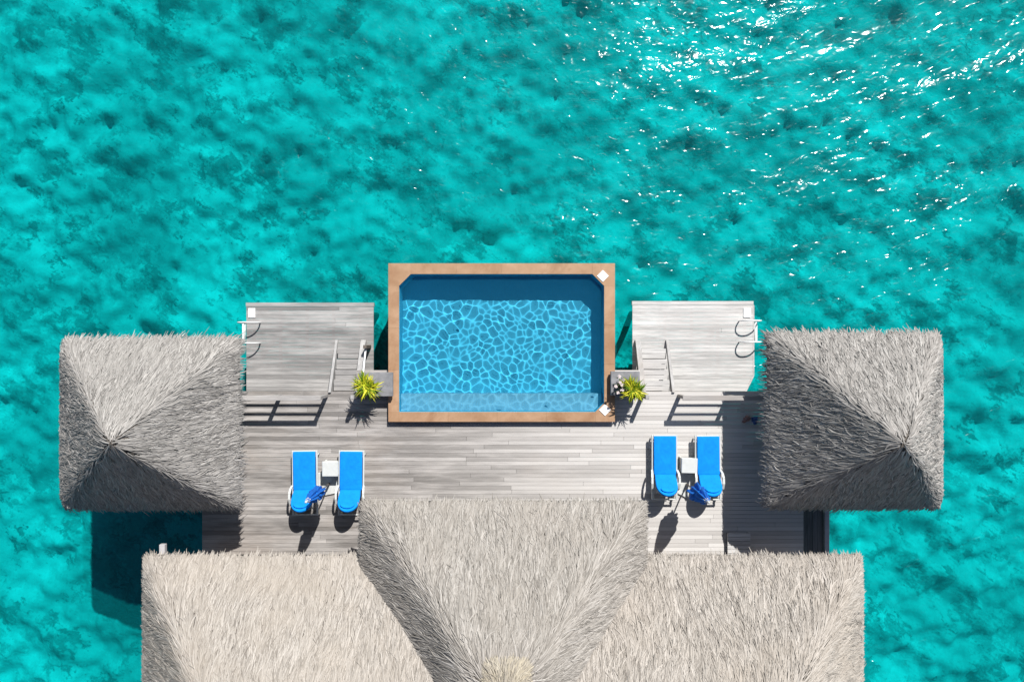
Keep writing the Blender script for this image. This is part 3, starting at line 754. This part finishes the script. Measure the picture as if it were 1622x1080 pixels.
def thatch_roof(name, parent, mat, rect, zf, dens, draw=None, own=None, lock=(.45,.85), width=(.018,.036), jitter=.12, seed=1, th=.24, drape=None, res=.16, fringe=2.0, lift=(.02,.06), keep=None, srect=None, clump=.15, edge=1.0):
    """one roof: a solid under-layer following the height field zf, covered with real strands of palm leaf"""
    r = np.random.default_rng(seed)
    x0,x1,y0,y1 = rect
    nx_, ny_ = int((x1-x0)/res)+1, int((y1-y0)/res)+1
    X, Y = np.meshgrid(np.linspace(x0,x1,nx_), np.linspace(y0,y1,ny_))
    Z = zf(X,Y)-.035
    top = np.stack([X,Y,Z],-1).reshape(-1,3); bot = np.stack([X,Y,Z-th],-1).reshape(-1,3)
    I = np.arange(nx_*ny_).reshape(ny_,nx_); N = nx_*ny_
    q = lambda A: np.stack([A[:-1,:-1],A[:-1,1:],A[1:,1:],A[1:,:-1]],-1).reshape(-1,4)
    Fs = [q(I), q(I+N)[:,::-1]]
    for ring, flip in ((I[0,:],0),(I[-1,:],1),(I[:,0],1),(I[:,-1],0)):
        f = np.stack([ring[:-1]+N, ring[1:]+N, ring[1:], ring[:-1]],-1); Fs.append(f[:,::-1] if flip else f)
    Vb = np.concatenate([top,bot]); Fb = np.concatenate(Fs)
    # strands
    sx0,sx1,sy0,sy1 = srect or rect
    n = int((sx1-sx0)*(sy1-sy0)*dens)
    px = r.uniform(sx0,sx1,n); py = r.uniform(sy0,sy1,n)
    # extra strands along the eaves, for the shaggy edge
    if fringe > 0:
        per = int(((sx1-sx0)*2+(sy1-sy0)*2)*46*fringe); e = r.integers(0,4,per); t_ = r.random(per); d_ = r.uniform(.0,.35,per)
        ex = np.where(e==0, sx0+(sx1-sx0)*t_, np.where(e==1, sx0+(sx1-sx0)*t_, np.where(e==2, sx0+d_, sx1-d_)))
        ey = np.where(e==0, sy0+d_, np.where(e==1, sy1-d_, sy0+(sy1-sy0)*t_))
        px = np.concatenate([px,ex]); py = np.concatenate([py,ey])
    if own is not None:
        k = own(px,py); px, py = px[k], py[k]
    n = len(px); h = .04
    gx = (zf(px+h,py)-zf(px-h,py))/(2*h); gy = (zf(px,py+h)-zf(px,py-h))/(2*h)
    ang = np.arctan2(-gy,-gx) + r.normal(0,jitter,n) + .16*sweep(px,py,seed)
    # palm leaves lie in bundles: strands of one bundle share their sweep and height and draw together at the tip
    cu, cv = np.floor(px/clump+.35*np.sin(5*py+seed)), np.floor(py/clump+.35*np.sin(4.3*px+2*seed))
    hsh = np.modf(np.abs(np.sin(cu*12.9898+cv*78.233+seed)*43758.5453))[0]; hs2 = np.modf(np.abs(np.sin(cu*39.346+cv*11.135+seed)*24634.6345))[0]
    ang = ang + (hsh-.5)*.34
    off = (px/clump-cu-.5)*clump*np.sin(ang) - (py/clump-cv-.5)*clump*np.cos(ang)     # sideways distance from the bundle's axis
    sl = np.hypot(gx,gy)
    L = r.uniform(*lock,n)/np.sqrt(1+sl*sl)
    dx, dy = np.cos(ang), np.sin(ang)
    with np.errstate(divide='ignore', invalid='ignore'):
        tx = np.where(dx>0,(x1-px)/dx,(x0-px)/dx); ty = np.where(dy>0,(y1-py)/dy,(y0-py)/dy)
    te = np.minimum(tx,ty) + np.abs(r.normal(.025,.05*edge,n))+.01
    stray = r.random(n) < .008*edge**2; te = te + stray*r.uniform(0,.18,n)
    L = np.minimum(L, np.maximum(te,.06))
    W = r.uniform(*width,n); H = W*r.uniform(.8,1.6,n); la = r.uniform(-.05,.0,n); lb = r.uniform(*lift,n) + (hs2-.5)*.05
    curl = r.normal(0,.16,n); K = 4; V = np.zeros((n,K,3,3))
    zz = drape or zf
    cx, cy = px.copy(), py.copy(); a = ang.copy()
    for k in range(K):
        t_ = k/(K-1)
        z = zz(cx,cy) + la + (lb-la)*t_
        out = np.maximum(0, np.maximum(np.maximum(x0-cx,cx-x1),np.maximum(y0-cy,cy-y1)))
        z = z - out*.35
        w = W*(.8+.2*np.sin(PI*t_))*(1 if k < K-1 else .38)
        ox, oy = -np.sin(a), np.cos(a)
        V[:,k,0] = np.stack([cx-ox*w, cy-oy*w, z],-1); V[:,k,1] = np.stack([cx,cy,z+H*(1 if k<K-1 else .5)],-1); V[:,k,2] = np.stack([cx+ox*w,cy+oy*w,z],-1)
        cx = cx+np.cos(a)*L/(K-1)-np.sin(a)*off*.20; cy = cy+np.sin(a)*L/(K-1)+np.cos(a)*off*.20; a = a+curl
    base = (np.arange(n)*K*3)[:,None]
    loc = []
    for k in range(K-1):
        b0 = k*3; loc += [[b0,b0+1,b0+4,b0+3],[b0+1,b0+2,b0+5,b0+4]]
    Fst = (base[:,:,None]+np.array(loc)[None]).reshape(-1,4)
    me_V = np.concatenate([Vb, V.reshape(-1,3)]); me_F = np.concatenate([Fb, Fst+len(Vb)])
    o = np_mesh(name, me_V, me_F, mat, parent, smooth=True)
    o.data.materials.append(M['thatch_under'])
    idx = np.zeros(len(me_F), np.int32); idx[:len(Fb)] = 1
    if len(o.data.polygons) == len(idx): o.data.polygons.foreach_set('material_index', idx)
    sm = np.ones(len(me_F), bool); sm[:len(Fb)] = True
    return o

def hut_field(rect, ax, ay, za, ze, p=13):
    x0,x1,y0,y1 = rect
    def f(x,y):
        u = np.where(x<ax,(ax-x)/(ax-x0),(x-ax)/(x1-ax)); v = np.where(y<ay,(ay-y)/(ay-y0),(y-ay)/(y1-ay))
        m = (np.abs(u)**p+np.abs(v)**p)**(1/p)
        return za-(za-ze)*m - .10*np.maximum(0,.12-m)/.12
    return f

def hut(label, rect, ax, ay, za, ze, seed, mirror, width):
    r = thing('thatched_hut', label, 'hut', group='square thatched huts at the ends of the deck')
    f = hut_field(rect, ax, ay, za, ze)
    thatch_roof('thatch_roof', r, M['thatch_hut'], rect, f, 760, seed=seed, width=width, jitter=.13, lock=(.4,.8), lift=(.02,.075), edge=1.8)
    x0,x1,y0,y1 = rect; i = .62
    fx0,fx1 = x0+i, x1-i
    if mirror: fx0 = max(fx0, DX1+.02)
    else: fx1 = min(fx1, DX0-.02)
    planks_x(MB(), fx0, fx1, y0+i, y1-i, DECK_Z).build('floor_boards', M['dark_wood'], r)
    for x in (x0+i+.1, x1-i-.1):
        for y in (y0+i+.1, y1-i-.1):
            if (mirror and x < DX1) or (not mirror and x > DX0): zb = .004
            else: zb = BED_Z-.3
            MB().tube([(x,y,zb),(x,y,ze+.1)], .09, 10).build('post', M['dark_wood'], r)
    b = MB(); zt_ = ze+.10
    for y in (y0+i+.1, y1-i-.1): b.box(x0+i-.02, x1-i+.02, y-.05, y+.05, zt_+.003, zt_+.16)
    for x in (x0+i+.1, x1-i-.1): b.box(x-.05, x+.05, y0+i+.152, y1-i-.152, zt_+.003, zt_+.16)
    b.build('beams', M['dark_wood'], r)
    w = MB(); xo = x1-i-.1 if mirror else x0+i+.1
    w.box(xo-.03, xo+.03, y0+i+.2, y1-i-.2, .05, 1.0); w.build('screen_wall', M['wall_wood'], r)
    return r
hut('square grey thatched hut left of the deck, its far slope in deep shadow', (-11.94,-7.30,-4.42,.02), -9.13, -2.33, 5.0, 1.90, 21, False, (.009,.018))
hut('square grey thatched hut right of the deck, casting its shadow over the boards', (6.84,11.38,-4.40,.16), 8.93, -2.36, 5.0, 1.90, 33, True, (.011,.022))

# villa: long hipped roof with a projecting wing
MR = (-9.62, 9.14, -15.6, -5.64); ZE = 2.2
WR = (-3.90, 3.44, -11.0, -4.18); ZW = 2.42; WTOP = 5.35
def main_f(x,y):
    return softmin([ZE+(MR[3]-y)*1.0, ZE+(x-MR[0])*1.05, ZE+(MR[1]-x)*.98, ZE+(y-MR[2])*1.0], .16)
def wing_f(x,y):
    return softmin([ZW+(WR[3]-y)*1.02, ZW+(x-WR[0])*.83+.072*(x-WR[0])**2, ZW+(WR[1]-x)*.98+.035*(WR[1]-x)**2, np.full_like(x, WTOP)+0*y], .14)
def in_wing(x,y): return (x>WR[0]-.15)&(x<WR[1]+.15)&(y<WR[3]+.15)&(y>WR[2])
def union_f(x,y):
    return np.where(in_wing(x,y), np.maximum(main_f(x,y), wing_f(x,y)), main_f(x,y))
villa = thing('thatched_villa', 'large villa with a long hipped thatched roof and a projecting central wing', 'villa')
thatch_roof('main_roof', villa, M['thatch_main'], MR, main_f, 600, own=lambda x,y: (~in_wing(x,y)) | (main_f(x,y) > wing_f(x,y)-.12),
    seed=41, srect=(MR[0],MR[1],MR[2],MR[3]), width=(.008,.017), jitter=.08, lock=(.5,.95), res=.25, lift=(.015,.05), fringe=2.6)
thatch_roof('wing_roof', villa, M['thatch_wing'], WR, wing_f, 680, own=lambda x,y: (wing_f(x,y) > main_f(x,y)-.05) & ~((np.abs(x+.12)<.40)&(y<-7.4)),
    seed=55, width=(.008,.018), jitter=.10, lock=(.5,.9), res=.2, lift=(.015,.05), fringe=2.2)
def cap_f(x,y): return WTOP + .06 - .035*((x+.12)/.5)**2 - .07*(y+8.0) - .6*np.maximum(0,y+7.2)
thatch_roof('ridge_cap', villa, M['straw'], (-.62,.37,-11.0,-7.08), cap_f, 620, seed=77, width=(.008,.016), jitter=.16, lock=(.5,.9), th=.1, res=.1, fringe=.5)
# walls and pilings under the roof
vw = MB(); wx0,wx1,wy0,wy1 = MR[0]+1.0, MR[1]-1.0, -14.6, -6.7
def wallpanel(a,b,y,z0,z1):
    for x in np.arange(a,b-.01,.18): vw.box(x+.002, min(x+.176,b), y-.04, y+.04, z0, z1)
for a,b in ((wx0,-6.6),(-5.0,-3.2),(2.8,4.6),(6.2,wx1)): wallpanel(a,b,wy1,.004,2.55)
for a,b in ((-6.6,-5.0),(4.6,6.2)): wallpanel(a,b,wy1,2.22,2.55)
wallpanel(wx0,wx1,wy0,-.3,2.5)
for x in (wx0,wx1):
    for y in np.arange(wy0+.05,wy1-.05,.18): vw.box(x-.04,x+.04,y+.002,min(y+.176,wy1-.045),-.3,2.5)
vw.build('wall', M['wall_wood'], villa)
for a,b in ((-6.6,-5.0),(4.6,6.2)):
    d = MB()
    for x in (a+.02,(a+b)/2-.04,(a+b)/2+.002,b-.08): d.box(x,x+.06,wy1-.03,wy1+.03,.01,2.2)
    for z in (.01,2.14): 
        d.box(a+.082,(a+b)/2-.042,wy1-.03,wy1+.03,z,z+.06); d.box((a+b)/2+.064,b-.082,wy1-.03,wy1+.03,z,z+.06)
    dr = d.build('sliding_door', M['rail'], villa)
    gl = MB(); gl.box(a+.082,(a+b)/2-.042,wy1-.008,wy1+.008,.075,2.135); gl.box((a+b)/2+.064,b-.082,wy1-.008,wy1+.008,.075,2.135); gl.build('pane', M['glass_dark'], dr)
fl_ = MB(); fl_.box(wx0-.2,wx1+.2,wy0-.3,DS-.01,-.25,-.02); fl_.build('floor', M['dark_wood'], villa)
for x in (WR[0]+.5, WR[1]-.5): MB().tube([(x,-4.75,.004),(x,-4.75,2.55)], .10, 12).build('post', M['dark_wood'], villa)
for x in np.linspace(wx0,wx1,7):
    for y in (-11.5,-14.3): MB().tube([(x,y,BED_Z-.3),(x,y,-.25)], .15, 10).build('piling', M['dark_wood'], villa)
bm_ = MB(); bm_.rbox(-9.42,-9.27,-7.2,-5.43,1.60,1.75,.01); bm_.build('eave_beam', M['pale_board'], villa)

# small things at the right end of the deck
wk = thing('side_walkway', 'narrow dark timber walkway with a pale edge board along the right end of the deck', 'walkway')
planks_y(MB(), DX1+.06, 9.10, -10.2, -3.9, -.30, .16).build('boards', M['side_wood'], wk)
MB().rbox(9.11, 9.25, -10.2, -4.92, -.42, -.20, .01).build('edge_board', M['pale_board'], wk)
for y in (-5.2,-9.5): MB().tube([(8.85,y,BED_Z-.3),(8.85,y,-.335)], .1, 10).build('piling', M['dark_wood'], wk)
cb = thing('wooden_step', 'low grey slatted wooden step in the right hut shadow against the villa thatch', 'step', (6.50,-5.86,0), 0)
s_ = MB(); planks_x(s_, -.32, .34, -.45, .36, .17, .115, .010, .03, (3,4)); s_.build('slat_top', M['plat_pale'], cb)
b = MB(); b.box(-.29,.31,-.42,.33,.035,.136); b.build('body', M['dark_wood'], cb)
for sx in (-.27,.29):
    for sy in (-.40,.31): MB().box(sx-.03,sx+.03,sy-.03,sy+.03,.002,.033).build('leg', M['dark_wood'], cb)
bu = thing('cloth_bundle', 'small crumpled pink and blue cloths lying at the edge of the right hut', 'cloth', (6.86,-2.28,.0))
def blob(cx,cy,sx,sy,sz,seed):
    rr = random.Random(seed); ph = [rr.uniform(0,6) for _ in range(3)]
    return MB().lathe([(.02,.003),(.8,.006),(1.0,.25),(.85,.65),(.5,.9),(.1,1.0)], 22, 0,0, lambda a,j: 1+.18*math.sin(3*a+ph[0]+j)+.12*math.sin(7*a+ph[1]-j))
p = blob(0,0,1,1,1,1); p.v = [(x*.12-.10, y*.09+.03+x*.05, z*.10+.003) for x,y,z in p.v]; p.build('pink_cloth', M['pink_cloth'], bu)
p = blob(0,0,1,1,1,5); p.v = [(x*.09+.14, y*.12, z*.09+.003) for x,y,z in p.v]; p.build('blue_cloth', M['blue_cloth'], bu)

# ------------------------------------------------------------------ light, world, camera
w = bpy.data.worlds.new('World'); scene.world = w; w.use_nodes = True
nt = w.node_tree; bg = nt.nodes['Background']; sky = nt.nodes.new('ShaderNodeTexSky'); sky.sky_type = 'NISHITA'
sky.sun_disc = False; sky.sun_elevation = SUN_EL; sky.sun_rotation = SUN_AZ
nt.links.new(sky.outputs[0], bg.inputs['Color']); bg.inputs['Strength'].default_value = .06
sun = bpy.data.lights.new('Sun', 'SUN'); sun.energy = 4.9; sun.angle = math.radians(.5); sun.color = (1,.975,.94)
so = bpy.data.objects.new('Sun', sun); col.objects.link(so)
from mathutils import Vector
d = Vector((math.sin(SUN_AZ)*math.cos(SUN_EL), math.cos(SUN_AZ)*math.cos(SUN_EL), math.sin(SUN_EL)))
so.rotation_euler = d.to_track_quat('Z','Y').to_euler(); so.location = d*60
sun.cycles.is_caustics_light = True

cam = bpy.data.cameras.new('Camera'); cam.sensor_width = 36; cam.lens = 28; cam.clip_end = 2000
co = bpy.data.objects.new('Camera', cam); col.objects.link(co); co.location = (0,0,CAM_H); co.rotation_euler = (0,0,0)
scene.camera = co
scene.view_settings.view_transform = 'Standard'; scene.view_settings.look = 'None'; scene.view_settings.exposure = 0.32; scene.view_settings.gamma = 1
scene.cycles.caustics_refractive = True; scene.cycles.caustics_reflective = False
scene.cycles.max_bounces = 10; scene.cycles.transparent_max_bounces = 12
scene.cycles.sample_clamp_indirect = 6
scene.cycles.use_denoising = True
